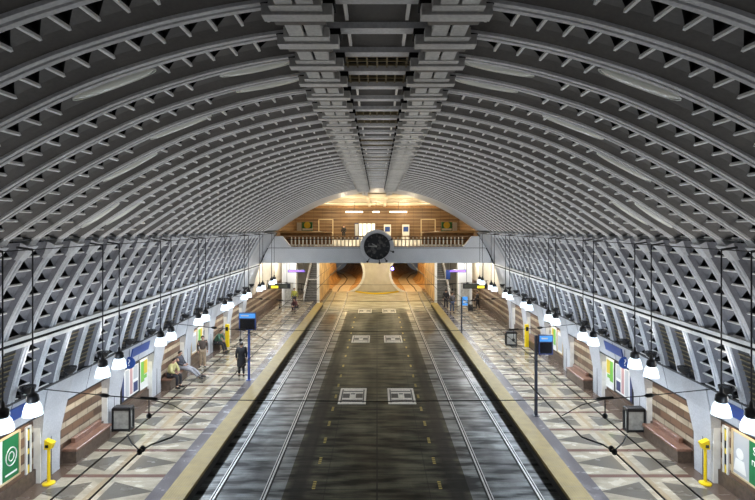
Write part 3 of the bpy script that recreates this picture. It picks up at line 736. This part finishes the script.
for x, z in ((-.72, -1.15), (.72, -1.1), (1.22, -.4), (.2, -1.25), (1.12, .55)):
    q = MB(); q.tube([(x * .8, .02, z * .8), (x, -.03, z)], .03, 'iron', 6); q.lathe((x, -.03, z), [(.02, -.07), (.09, -.05), (.09, .03), (.02, .05)], 'iron', 8, 'y'); q.build('arm', t)

# things on the mezzanine
for sg in (-1, 1):
    s_ = SIDE[sg]
    q = MB(); q.box(sg * 4.0, sg * 8.6, 45.4, 45.6, 6.27, 7.30, 'parapet'); o = q.build('low_wall'); tag(o, 'brown low wall with tan cap behind the %s end of the mezzanine railing' % s_, 'low wall', 'low walls on the mezzanine')
    q = MB(); q.prism([(sg * 4.0, 7.30), (sg * 8.7, 7.30), (sg * 8.7, 7.50), (sg * 6.2, 7.47), (sg * 4.0, 7.36)], 45.2, 45.9, 'cap'); q.build('cap', o)
    t = thing('doorway', (sg * 6.2, 61.8, 6.27), 'tan framed doorway in the brown wall on the %s of the mezzanine' % s_, 'doorway', 'framed doorways on the mezzanine'); q = MB()
    for x in (-.85, .85): q.box(x - .06, x + .06, -.05, .05, 0, 2.5, 'tan')
    q.box(-.9, .9, -.05, .05, 2.4, 2.52, 'tan'); q.build('frame', t); q = MB(); q.box(-.8, .8, .0, .06, 0, 2.4, 'woodwall'); q.build('leaf', t)
    t = thing('advert_panel', (sg * 6.35, 46.5, 6.27), 'green and yellow advert panel standing at the %s of the mezzanine' % s_, 'advert panel', 'advert panels on the mezzanine')
    q = MB(); q.box(-.48, .48, -.05, .05, .0, 2.0, 'green'); q.build('board', t); q = MB(); q.lathe((0, -.06, 1.72), [(.30, 0), (.30, -.02), (.13, -.02)], 'ochre', 16, 'y'); q.build('yellow_ring', t); q = MB(); q.box(-.44, .44, -.07, -.05, 1.25, 1.42, 'paper'); q.build('white_strip', t)
    t = thing('advert_panel', (sg * 7.05, 46.2, 6.27), 'plain white panel beside the green advert at the %s of the mezzanine' % s_, 'advert panel', 'advert panels on the mezzanine')
    q = MB(); q.box(-.2, .2, -.05, .05, 0, 1.95, 'paper'); q.build('board', t)
for i, x in enumerate((-2.45, -1.95, -1.45, -.95, -.45)):
    t = thing('ticket_machine', (x, 61.3, 6.27), ['dark ended', 'cream lit', 'cream lit', 'cream lit', 'pale lit'][i] + ' ticket machine, %s of the row left of the clock' % ORD[i], 'ticket machine', 'ticket machines on the mezzanine')
    q = MB(); q.box(-.22, .22, -.3, .3, 0, 2.0, 'navy' if i == 0 else 'glassy'); q.build('body', t); q = MB(); q.box(-.18, .18, -.32, -.3, .5, 1.9, 'greyprint' if i == 0 else 'litpanel'); q.build('front', t)
for x, w_ in ((1.25, 'nearer the clock'), (3.45, 'farther from the clock')):
    t = thing('ticket_machine', (x, 61.3, 6.27), 'white ticket machine with blue screen, the one %s' % w_, 'ticket machine', 'ticket machines on the mezzanine')
    q = MB(); q.box(-.42, .42, -.3, .3, 0, 1.85, 'paper'); q.build('body', t); q = MB(); q.box(-.3, .3, -.32, -.3, 1.0, 1.6, 'bluesign'); q.build('screen', t)
for i, (x, w_) in enumerate(((-2.45, .92), (-.1, 1.2), (2.3, .92))):
    t = thing('linear_light', (x, 55, 9.45), ['left', 'middle', 'right'][i] + ' one of three linear lights hanging over the mezzanine', 'linear light', 'linear lights over the mezzanine')
    q = MB(); q.box(-w_ * (.3 if i == 1 else 1), w_ * (.3 if i == 1 else 1), -.10, .10, -.07, .07, 'tube'); q.build('tube', t); q = MB(); q.box(-w_ - .05, w_ + .05, -.12, .12, .07, .12, 'iron'); q.build('housing', t)
    q = MB(); q.tube([(0, 0, .1), (0, 0, 1.04)], .02, 'iron'); q.build('stem', t)
def area(loc, sx, sy, en, col, rot=(0, 0, 0), name='room_light'):
    L = bpy.data.lights.new(name, 'AREA'); L.energy = en; L.color = col; L.shape = 'RECTANGLE'; L.size = sx; L.size_y = sy
    o = bpy.data.objects.new(name, L); COL.objects.link(o); o.location = loc; o.rotation_euler = rot; return o
def point(loc, en, col, r=.15, name='room_light'):
    L = bpy.data.lights.new(name, 'POINT'); L.energy = en; L.color = col; L.shadow_soft_size = r
    o = bpy.data.objects.new(name, L); COL.objects.link(o); o.location = loc; return o
WARM = (1, .82, .55)
for x in (-5.5, -2.75, 0, 3.0, 5.5): point((x, 57.5, 9.3), 150, WARM); point((x, 49, 8.9), 120, WARM)
for sg in (-1, 1): point((sg * 3.2, 60.5, 9.6), 60, WARM)

# ------------------------------------------------------------------ under the mezzanine: end wall, tunnels, stairs
def circle(cx, cz, r, n=36): return [(cx + r * math.cos(2 * PI * i / n), cz + r * math.sin(2 * PI * i / n)) for i in range(n)]
TR, TZ, TX = 2.38, 2.30, 4.06
def shoe(i, n, r):
    c, s_ = math.cos(2 * PI * i / n), math.sin(2 * PI * i / n)
    g = (abs(c) ** 5 + abs(s_) ** 5) ** -.2 if c > 0 else 1.0
    w_ = min(1, max(0, c / .25)); g = 1 + (g - 1) * w_
    return c * g * r, s_ * g * r
m = MB(); k = 36
for sg in (-1, 1):                                           # end wall pieces around each round portal
    outer = []
    for i in range(k):
        an = 2 * PI * i / k; dx, dz = math.cos(an), math.sin(an)
        lim = min(((3.2 if dx * 1 > 0 else TX) / abs(dx)) if abs(dx) > 1e-6 else 9e9, ((2.9 if dz > 0 else 2.45) / abs(dz)) if abs(dz) > 1e-6 else 9e9)
        outer.append((TX + dx * lim, TZ + dz * lim))
    inner = [(TX + a, TZ + b_) for a, b_ in (shoe(i, k, TR) for i in range(k))]
    for i in range(k):
        a0, a1, b0, b1 = inner[i], inner[(i + 1) % k], outer[i], outer[(i + 1) % k]
        m.face([(sg * a0[0], 62, a0[1]), (sg * a1[0], 62, a1[1]), (sg * b1[0], 62, b1[1]), (sg * b0[0], 62, b0[1])], 'nose')
    m.box(sg * 6.9, sg * 10.3, 62, 62.2, -.2, 5.2, 'nose')
struct(m.build('wall_end'))
for sg in (-1, 1):
    q = MB()
    q.loft([[(sg * (TX + shoe(i, 40, r_)[0]), y, TZ + shoe(i, 40, r_)[1]) for i in range(40)] for r_, y in ((TR - .03, 61.98), (TR - .03, 61.75), (TR + .26, 61.75), (TR + .26, 61.98))], 'white', caps=False)
    tag(q.build('portal_rim', smooth=True), 'pale round rim of the %s tunnel mouth' % SIDE[sg], 'tunnel rim', 'tunnel mouths')
    q = MB(); path = [(0, 62), (.0, 66), (-.3, 71), (-.3, 77), (.8, 84), (3.5, 92)]
    q.loft([[(sg * (TX + ox + shoe(i, 32, TR)[0]), y, TZ + shoe(i, 32, TR)[1]) for i in range(32)] for ox, y in path], 'tunnel', caps=False)
    tu = struct(q.build('tunnel_wall', smooth=True))
    q = MB(); q.loft([[(sg * (TX + ox - 2.2), y, -.02), (sg * (TX + ox + 2.2), y, -.02), (sg * (TX + ox + 2.2), y, .0), (sg * (TX + ox - 2.2), y, .0)] for ox, y in path], 'nose'); q.build('tunnel_floor', tu)
    for h in (-.72, .72):
        q = MB(); q.loft([[(sg * (TX + ox + h + a), y, z) for a, z in ((-.06, 0), (.06, 0), (.06, .03), (-.06, .03))] for ox, y in path], 'groove'); q.build('rail', tu)
    for h in (1.5, 3.0):
        q = MB(); an = math.asin((h - TZ) / TR); q.tube([(sg * (TX + ox - (TR - .06) * math.cos(an)), y, h) for ox, y in path], .06, 'iron', 6); q.tube([(sg * (TX + ox + (TR - .06) * math.cos(an)), y, h) for ox, y in path], .06, 'iron', 6); q.build('conduit', tu)
    for ox, y, e_ in ((-.6, 63.6, 200), (-.2, 68, 240), (1.0, 74, 160)): point((sg * (TX + ox), y, 4.1), e_, (1, .70, .33), .1, 'tunnel_light')
# yellow kerb at the foot of the pier between the tunnels
q = MB(); q.loft([[(x, 61.2 - 1.9 * math.cos(x / 2.6 * PI / 2) + a, c) for a, c in ((0, 0), (.22, 0), (.22, .16), (0, .16))] for x in [-2.6 + .4 * i for i in range(14)]], 'yellow')
tag(q.build('kerb'), 'curved yellow kerb at the foot of the pier between the tunnel mouths', 'kerb')
q = MB(); q.lathe((1.85, 61.35, 2.8), [(.02, -.16), (.15, -.14), (.15, .05), (.02, .06)], 'signal', 14, 'y'); so = q.build('signal_light', smooth=True); tag(so, 'glowing blue violet signal light by the right tunnel mouth', 'signal light')
q = MB(); q.box(1.65, 2.05, 61.40, 61.74, 2.5, 3.1, 'black'); q.build('housing', so)
for sg in (-1, 1):
    s_ = SIDE[sg]
    m = MB(); m.box(sg * 5.72, sg * 5.88, 50.3, 61.7, PZ - .5, 5.07, 'tunnel'); m.box(sg * 5.68, sg * 5.92, 50.2, 50.42, PZ - .36, 5.07, 'white'); struct(m.build('partition'))
    t = thing('staircase', (sg * 6.62, 51.2, PZ), 'dark stair rising to the mezzanine at the end of the %s platform' % s_, 'staircase', 'stairs to the mezzanine')
    for nm_, x in (('stringer', -.72), ('stringer', .72)):
        q = MB(); q.prism([(x - .04, 0), (x + .04, 0), (x + .04, .1), (x - .04, .1)], 0, .01, 'white')
        q.loft([[(x + a, y, z + c) for a, c in ((-.04, -.15), (.04, -.15), (.04, .35), (-.04, .35))] for y, z in ((0, .15), (10.0, 5.4))], 'glassy'); q.build(nm_, t)
    q = MB()
    for i in range(26): q.box(-.68, .68, i * .38, i * .38 + .39, max(0, i * .2 - .15), i * .2 + .2, 'tread')
    q.build('steps', t)
    q = MB()
    for x in (-.72, .72): q.tube([(x, 0, 1.0), (x, 10, 6.2)], .035, 'white', 6)
    q.tube([(-.7, 1.6, 2.05), (.7, 1.6, 2.05)], .035, 'white', 6)
    q.build('handrail', t)
    t = thing('lift_shaft', (sg * 8.35, 49, PZ), 'white lift shaft column far along the %s platform' % s_, 'lift shaft', 'white lift shafts')
    q = MB(); q.box(-.6, .6, -.6, .6, 0, 4.7, 'glassy'); q.build('shaft', t); q = MB(); q.box(-.42, .42, -.63, -.6, .05, 2.2, 'binpanel'); q.build('door', t)
    for x in (-.62, .62):
        q = MB(); q.box(x - .05, x + .05, -.66, -.56, 0, 4.7, 'white'); q.build('corner_post', t)
    # hanging signs
    x0, x1 = (-9.0, -7.12) if sg < 0 else (7.08, 9.05)
    t = thing('hanging_sign', ((x0 + x1) / 2, 42, 2.75), 'long dark sign with yellow panel hung over the far %s platform' % s_, 'sign', 'long hanging signs'); w_ = (x1 - x0) / 2
    q = MB(); q.box(-w_, w_, -.08, .08, 0, .42, 'black'); q.build('box', t); q = MB(); q.box(-w_ + .1, w_ - .25, -.09, -.08, .06, .36, 'olive'); q.build('face', t)
    q = MB(); a_ = -w_ + .30 if sg < 0 else .18; q.box(a_, a_ + .58, -.10, -.09, .04, .24, 'amber'); q.build('yellow_panel', t)
    q = MB()
    for x in (-w_ + .3, w_ - .3): q.tube([(x, 0, .42), (x, 0, 2.31)], .02, 'iron')
    q.build('hanger', t)
    t = thing('hanging_sign', (sg * 7.1, 45, 3.82), 'violet lit sign hung near the stairs of the %s platform' % s_, 'sign', 'violet hanging signs')
    q = MB(); q.box(-.75, .75, -.08, .08, 0, .24, 'navy'); q.build('box', t); q = MB(); q.box(-.7, .7, -.09, -.08, .05, .19, 'violet'); q.build('face', t); q = MB()
    for x in (-.6, .6): q.tube([(x, 0, .24), (x, 0, 1.24)], .02, 'iron')
    q.build('hanger', t)
    point((sg * 8.0, 43.5, 4.7), 280, (1, .96, .90)); point((sg * 8.9, 50.5, 4.6), 260, (1, .93, .82)); point((sg * 7.2, 47, 4.6), 160, (1, .95, .88)); point((sg * 6.7, 56, 4.9), 30, (1, .85, .6))
    for y in (45, 52, 58): point((sg * 2.4, y, 4.75), 230 if y > 46 else 130, (1, .86, .52))
    m = MB(); m.box(sg * 10.0, sg * 10.3, D + .2, 62, 2.42, 5.1, 'nose'); struct(m.build('wall_upper_' + s_))
t = thing('hanging_sign', (6.55, 47, 3.0), 'tall blue sign hung above the pair of people on the right platform', 'sign'); q = MB(); q.box(-.2, .2, -.06, .06, 0, .85, 'bluesign'); q.build('box', t); q = MB(); q.tube([(0, 0, .85), (0, 0, 2.06)], .02, 'iron'); q.build('hanger', t)

# recess lamps that wash the stone walls from under the fascia
for sg in (-1, 1):
    for i, c in enumerate(COLS[:-1]):
        area((sg * 9.86, c + CW + 1.4, 2.35), .12, 2.2, 6, (1, .80, .52), (0, sg * -.1, 0), 'recess_lamp')

# ------------------------------------------------------------------ people
def skin_obj(name, chains, parent, mat, extra=None, root=0):
    """chains: list of lists of (point, radius); the first point of a later chain that repeats an earlier point is shared"""
    verts, rad, edges, idx = [], [], [], {}
    for ch in chains:
        prev = None
        for p, r in ch:
            key = tuple(round(c, 4) for c in p)
            if key not in idx: idx[key] = len(verts); verts.append(p); rad.append(r)
            i = idx[key]
            if prev is not None and prev != i: edges.append((prev, i))
            prev = i
    me = bpy.data.meshes.new(name); me.from_pydata(verts, edges, []); o = bpy.data.objects.new(name, me); COL.objects.link(o)
    o.modifiers.new('s', 'SKIN'); lay = me.skin_vertices[0] if me.skin_vertices else None
    for i, r in enumerate(rad):
        rr = r if isinstance(r, tuple) else (r, r)
        lay.data[i].radius = rr; lay.data[i].use_root = (i == root)
    o.modifiers.new('d', 'SUBSURF').levels = 1; o.modifiers['d'].render_levels = 1
    dg = bpy.context.evaluated_depsgraph_get(); m2 = bpy.data.meshes.new_from_object(o.evaluated_get(dg))
    bpy.data.objects.remove(o); bpy.data.meshes.remove(me)
    if extra:
        b = bmesh.new(); b.from_mesh(m2); t2 = bpy.data.meshes.new('x'); t2.from_pydata(extra.v, [], extra.f); b.from_mesh(t2); b.to_mesh(m2); b.free()
    m2.materials.clear(); m2.materials.append(mat); m2.polygons.foreach_set('use_smooth', [True] * len(m2.polygons)); m2.polygons.foreach_set('material_index', [0] * len(m2.polygons))
    o = bpy.data.objects.new(name, m2); COL.objects.link(o); o.parent = parent; return o
def lerp(a, b, t): return tuple(x + (y - x) * t for x, y in zip(a, b))
def person(loc, rz, label, J, top, legs, hair='hairdark', shoe=(.02, .02, .02), h=1.72, coat=False):
    """J: joint positions in metres for a 1.72 m body that faces +x, z up from the floor"""
    k = h / 1.72; t = thing('person', loc, label, 'person', rz=rz)
    G = {n: tuple(c * k for c in p) for n, p in J.items()}
    R = lambda v: v * k
    ph, ch, nk, hd = G['pelvis'], G['chest'], G['neck'], G['head']
    d = Vector(hd) - Vector(nk); d.normalize()
    crown = tuple(Vector(hd) + d * R(.115)); chin = tuple(Vector(hd) - d * R(.075))
    body = [[(ph, R(.12)), (lerp(ph, ch, .5), R(.115)), (ch, R(.13)), (nk, R(.055)), (chin, R(.065)), (hd, (R(.085), R(.10))), (crown, R(.05))]]
    ex = MB()
    for s in ('l', 'r'):
        sh, el, wr = G['sh' + s], G['el' + s], G['wr' + s]; hp, kn, an, to = G['hp' + s], G['kn' + s], G['an' + s], G['to' + s]
        body.append([(ch, R(.13)), (sh, R(.06)), (el, R(.042)), (wr, R(.030))])
        body.append([(ph, R(.12)), (hp, R(.088)), (kn, R(.058)), (an, R(.042)), (to, R(.036))])
        # hand: palm and five fingers, a little curled
        w = Vector(wr); f = (w - Vector(el)).normalized(); side = f.cross(Vector((1, 0, 0.01))); side = side.normalized() if side.length > .01 else Vector((0, 1, 0)); up = side.cross(f).normalized()
        ex.tube([w - f * R(.02), w + f * R(.03), w + f * R(.085)], [R(.024), R(.034), R(.030)], 'skin', 8)
        for i, ln in enumerate((.062, .076, .070, .055)):
            a = w + f * R(.08) + up * R(-.027 + .018 * i); ex.tube([a, a + f * R(ln * .5) + side * R(.006), a + f * R(ln * .85) + side * R(.022)], [R(.0095), R(.009), R(.007)], 'skin', 6)
        a = w + f * R(.03) + up * R(-.03); ex.tube([a, a + f * R(.03) - up * R(.025), a + f * R(.06) - up * R(.03)], [R(.012), R(.010), R(.008)], 'skin', 6)
    fx = Vector(G.get('face', (1, 0, 0))).normalized(); c = Vector(hd); lr = d.cross(fx).normalized()
    ex.tube([c + fx * R(.085) + d * R(.02), c + fx * R(.115) - d * R(.018), c + fx * R(.09) - d * R(.025)], [R(.008), R(.016), R(.008)], 'skin', 6)
    for s in (-1, 1):
        ex.tube([c + lr * R(.085 * s) + d * R(.03), c + lr * R(.10 * s), c + lr * R(.085 * s) - d * R(.03)], [R(.01), R(.018), R(.008)], 'skin', 6)
    skin_obj('body', body, t, M['skin'], ex)
    for s in (-1, 1):
        q = MB(); e = c + fx * R(.092) + lr * R(.032 * s) + d * R(.012); q.lathe(tuple(e), [(.001, -R(.008)), (R(.008), 0), (.001, R(.008))], 'black', 6); q.build('eye', t)
    q = MB(); mo = c + fx * R(.092) - d * R(.05); q.tube([mo - lr * R(.022), mo + fx * R(.004), mo + lr * R(.022)], R(.006), 'pinkprint', 5); q.build('mouth', t)
    topm = flat('cloth', top, .8, noise=.2, scale=9); legm = flat('trousers', legs, .8, noise=.2, scale=9)
    jk = [[(lerp(ph, ch, -.05), R(.175)), (lerp(ph, ch, .5), R(.172)), (ch, R(.19)), (lerp(ch, nk, .85), R(.092))]]
    for s in ('l', 'r'): jk.append([(ch, R(.19)), (G['sh' + s], R(.098)), (G['el' + s], R(.066)), (lerp(G['el' + s], G['wr' + s], .93), R(.044))])
    skin_obj('jacket', jk, t, topm)
    tr = []
    for s in ('l', 'r'): tr.append([(ph, R(.14)), (G['hp' + s], R(.112)), (G['kn' + s], R(.080)), (lerp(G['kn' + s], G['an' + s], .92), R(.060))])
    skin_obj('trousers', tr, t, legm)
    if coat:
        q = MB(); n = 14; q.loft([[(ph[0] + R(r1) * math.cos(2 * PI * i / n) * .85, ph[1] + R(r1) * math.sin(2 * PI * i / n), z) for i in range(n)] for r1, z in ((.17, ph[2] + R(.15)), (.20, ph[2]), (.23, R(.52)))], topm, caps=False); q.build('coat_skirt', t, smooth=True)
    q = MB(); back = c - fx * R(.018); prof = []
    rings = []
    for i in range(7):
        a = -.35 + 1.92 * i / 6; rr = R(.108) * math.cos(max(-.6, a) * .98); ce_ = back + d * (R(.025) + R(.115) * math.sin(a))
        rings.append([ce_ + fx * rr * math.cos(2 * PI * j / 14) * (1.0 if math.cos(2 * PI * j / 14) < 0.3 or a > .55 else .55) + lr * rr * .92 * math.sin(2 * PI * j / 14) for j in range(14)])
    q.loft(rings, hair); q.build('hair', t, smooth=True)
    sm = flat('shoe', shoe, .5)
    for s in ('l', 'r'):
        a, to = Vector(G['an' + s]), Vector(G['to' + s]); f = (to - a); f.z = 0; f.normalize(); q = MB(); base = min(a.z, to.z) - R(.04)
        heel = Vector((a.x, a.y, 0)) - f * R(.06)
        zb = max(0, to.z - R(.045)); q.tube([Vector((heel.x, heel.y, zb + R(.045))), Vector((a.x, a.y, zb + R(.055))), Vector((to.x, to.y, zb + R(.042))), Vector((to.x, to.y, zb + R(.035))) + f * R(.06)], [R(.035), R(.052), R(.046), R(.025)], sm, 8); q.build('shoe', t, smooth=True)
    return t
def standing(lean=0, arm=.1, stride=.06, carry=False):
    J = dict(pelvis=(0, 0, .95), chest=(lean * .5, 0, 1.32), neck=(lean * .7, 0, 1.49), head=(.02 + lean, 0, 1.61))
    for s, q in (('l', 1), ('r', -1)):
        J['sh' + s] = (lean * .6, q * .19, 1.41); J['el' + s] = (lean * .5 - .02, q * .25, 1.13); J['wr' + s] = (arm + lean * .5, q * .24, .90)
        J['hp' + s] = (0, q * .09, .90); J['kn' + s] = (q * stride * .6 + .02, q * .10, .49); J['an' + s] = (q * stride - .02, q * .11, .085); J['to' + s] = (q * stride + .13, q * .13, .045)
    return J
def seated(lean=.1, stretch=0, z=.505, hands=.35):
    J = dict(pelvis=(0, 0, z + .10), chest=(lean * .6, 0, z + .46), neck=(lean, 0, z + .63), head=(lean + .05, 0, z + .75))
    for s, q in (('l', 1), ('r', -1)):
        J['sh' + s] = (lean * .85, q * .19, z + .54); J['el' + s] = (lean + .10, q * .25, z + .28); J['wr' + s] = (hands, q * .12, z + .20)
        J['hp' + s] = (.04, q * .10, z + .09); J['kn' + s] = (.46 + stretch * .12, q * .13, z + .07 - stretch * .12); J['an' + s] = (.44 + stretch * .55, q * .13, .085); J['to' + s] = (.58 + stretch * .55, q * .15, .05 + stretch * .06)
    return J
# left platform
person((-9.62, 23.75, PZ), -.25, 'person in a pale yellow top and dark trousers sitting on the second left bench', seated(.16, 0), (.52, .47, .22), (.02, .02, .025))
person((-9.62, 25.1, PZ), -.1, 'person in a dark jacket with grey trousers stretched out, reclining on the second left bench', seated(-.12, 1.0, hands=.2), (.05, .05, .065), (.30, .30, .33))
person((-9.30, 27.2, PZ), -PI / 2 + .4, 'person in tan trousers and dark top standing by the left wall map', standing(.02, .12), (.075, .055, .045), (.36, .27, .18), h=1.66)
person((-9.60, 30.4, PZ), -.2, 'person in a green jacket leaning forward on the third left bench', seated(.30, .3, hands=.5), (.05, .115, .07), (.02, .02, .024))
person((-6.78, 25.5, PZ), PI / 2 + .3, 'person in a long black coat standing by the blue display sign post', standing(.0, .03), (.012, .012, .014), (.012, .012, .014), h=1.70, coat=True)
person((-7.66, 47.3, PZ), -PI / 2, 'person in a yellow vest and dark trousers standing at the far left stairs', standing(.02, .1), (.30, .30, .05), (.02, .02, .03), h=1.8)
person((-7.15, 45.3, PZ), -PI / 2 - .5, 'person in a dark maroon coat crouching at the far end of the left platform', dict(seated(.28, -.1, z=.30, hands=.45)), (.09, .03, .035), (.03, .02, .03))
# right platform
person((6.25, 46.2, PZ), PI / 2, 'person in black facing the stairs, farther of the pair on the right platform edge', standing(0, .05), (.015, .015, .02), (.02, .02, .03), h=1.8)
person((6.52, 44.3, PZ), -PI / 2 + .3, 'person in grey top and blue jeans, nearer of the pair on the right platform edge', standing(0, .1), (.10, .10, .11), (.06, .09, .18), h=1.78)
person((9.0, 45.6, PZ), PI - .2, 'person in black walking with a dark case along the far right wall', standing(.06, .3, .16), (.02, .017, .017), (.018, .016, .018), h=1.78)
t = thing('suitcase', (8.30, 45.3, PZ), 'small dark wheeled case pulled by the person at far right wall', 'suitcase'); q = MB(); q.bbox(-.22, .22, -.12, .12, .05, .58, 'iron', .04); q.build('body', t)
q = MB(); q.tube([(.12, 0, .58), (.12, 0, .92), (.22, 0, .92)], .015, 'black'); q.build('handle', t)
for x in (-.16, .16):
    q = MB(); q.lathe((x, 0, .045), [(.045, -.1), (.045, .1)], 'black', 10, 'y'); q.build('wheel', t)
person((-3.85, 59, 6.27), -PI / 2, 'dark clothed person standing on the mezzanine left of the ticket machines', standing(0, .05), (.02, .02, .02), (.02, .02, .02), h=1.75)

# ------------------------------------------------------------------ world, camera, view
W = bpy.data.worlds.new('W'); S.world = W; W.use_nodes = True
W.node_tree.nodes['Background'].inputs[0].default_value = (.80, .82, .88, 1); W.node_tree.nodes['Background'].inputs[1].default_value = .06
cam = bpy.data.cameras.new('camera'); co = bpy.data.objects.new('camera', cam); COL.objects.link(co); S.camera = co
cam.sensor_width = 36; cam.lens = F / 755 * 36; cam.clip_start = .1; cam.clip_end = 300
cam.shift_x = (377.5 - VX) / 755; cam.shift_y = (VY - 250) / 755
co.location = (0, 0, CH); co.rotation_euler = (PI / 2, 0, 0)
vs = S.view_settings; vs.view_transform = 'Standard'; vs.look = 'None'; vs.gamma = 1; vs.use_curve_mapping = False; vs.exposure = .25
S.cycles.use_denoising = True
S.cycles.max_bounces = 6; S.cycles.diffuse_bounces = 3; S.cycles.glossy_bounces = 3; S.cycles.sample_clamp_indirect = 6
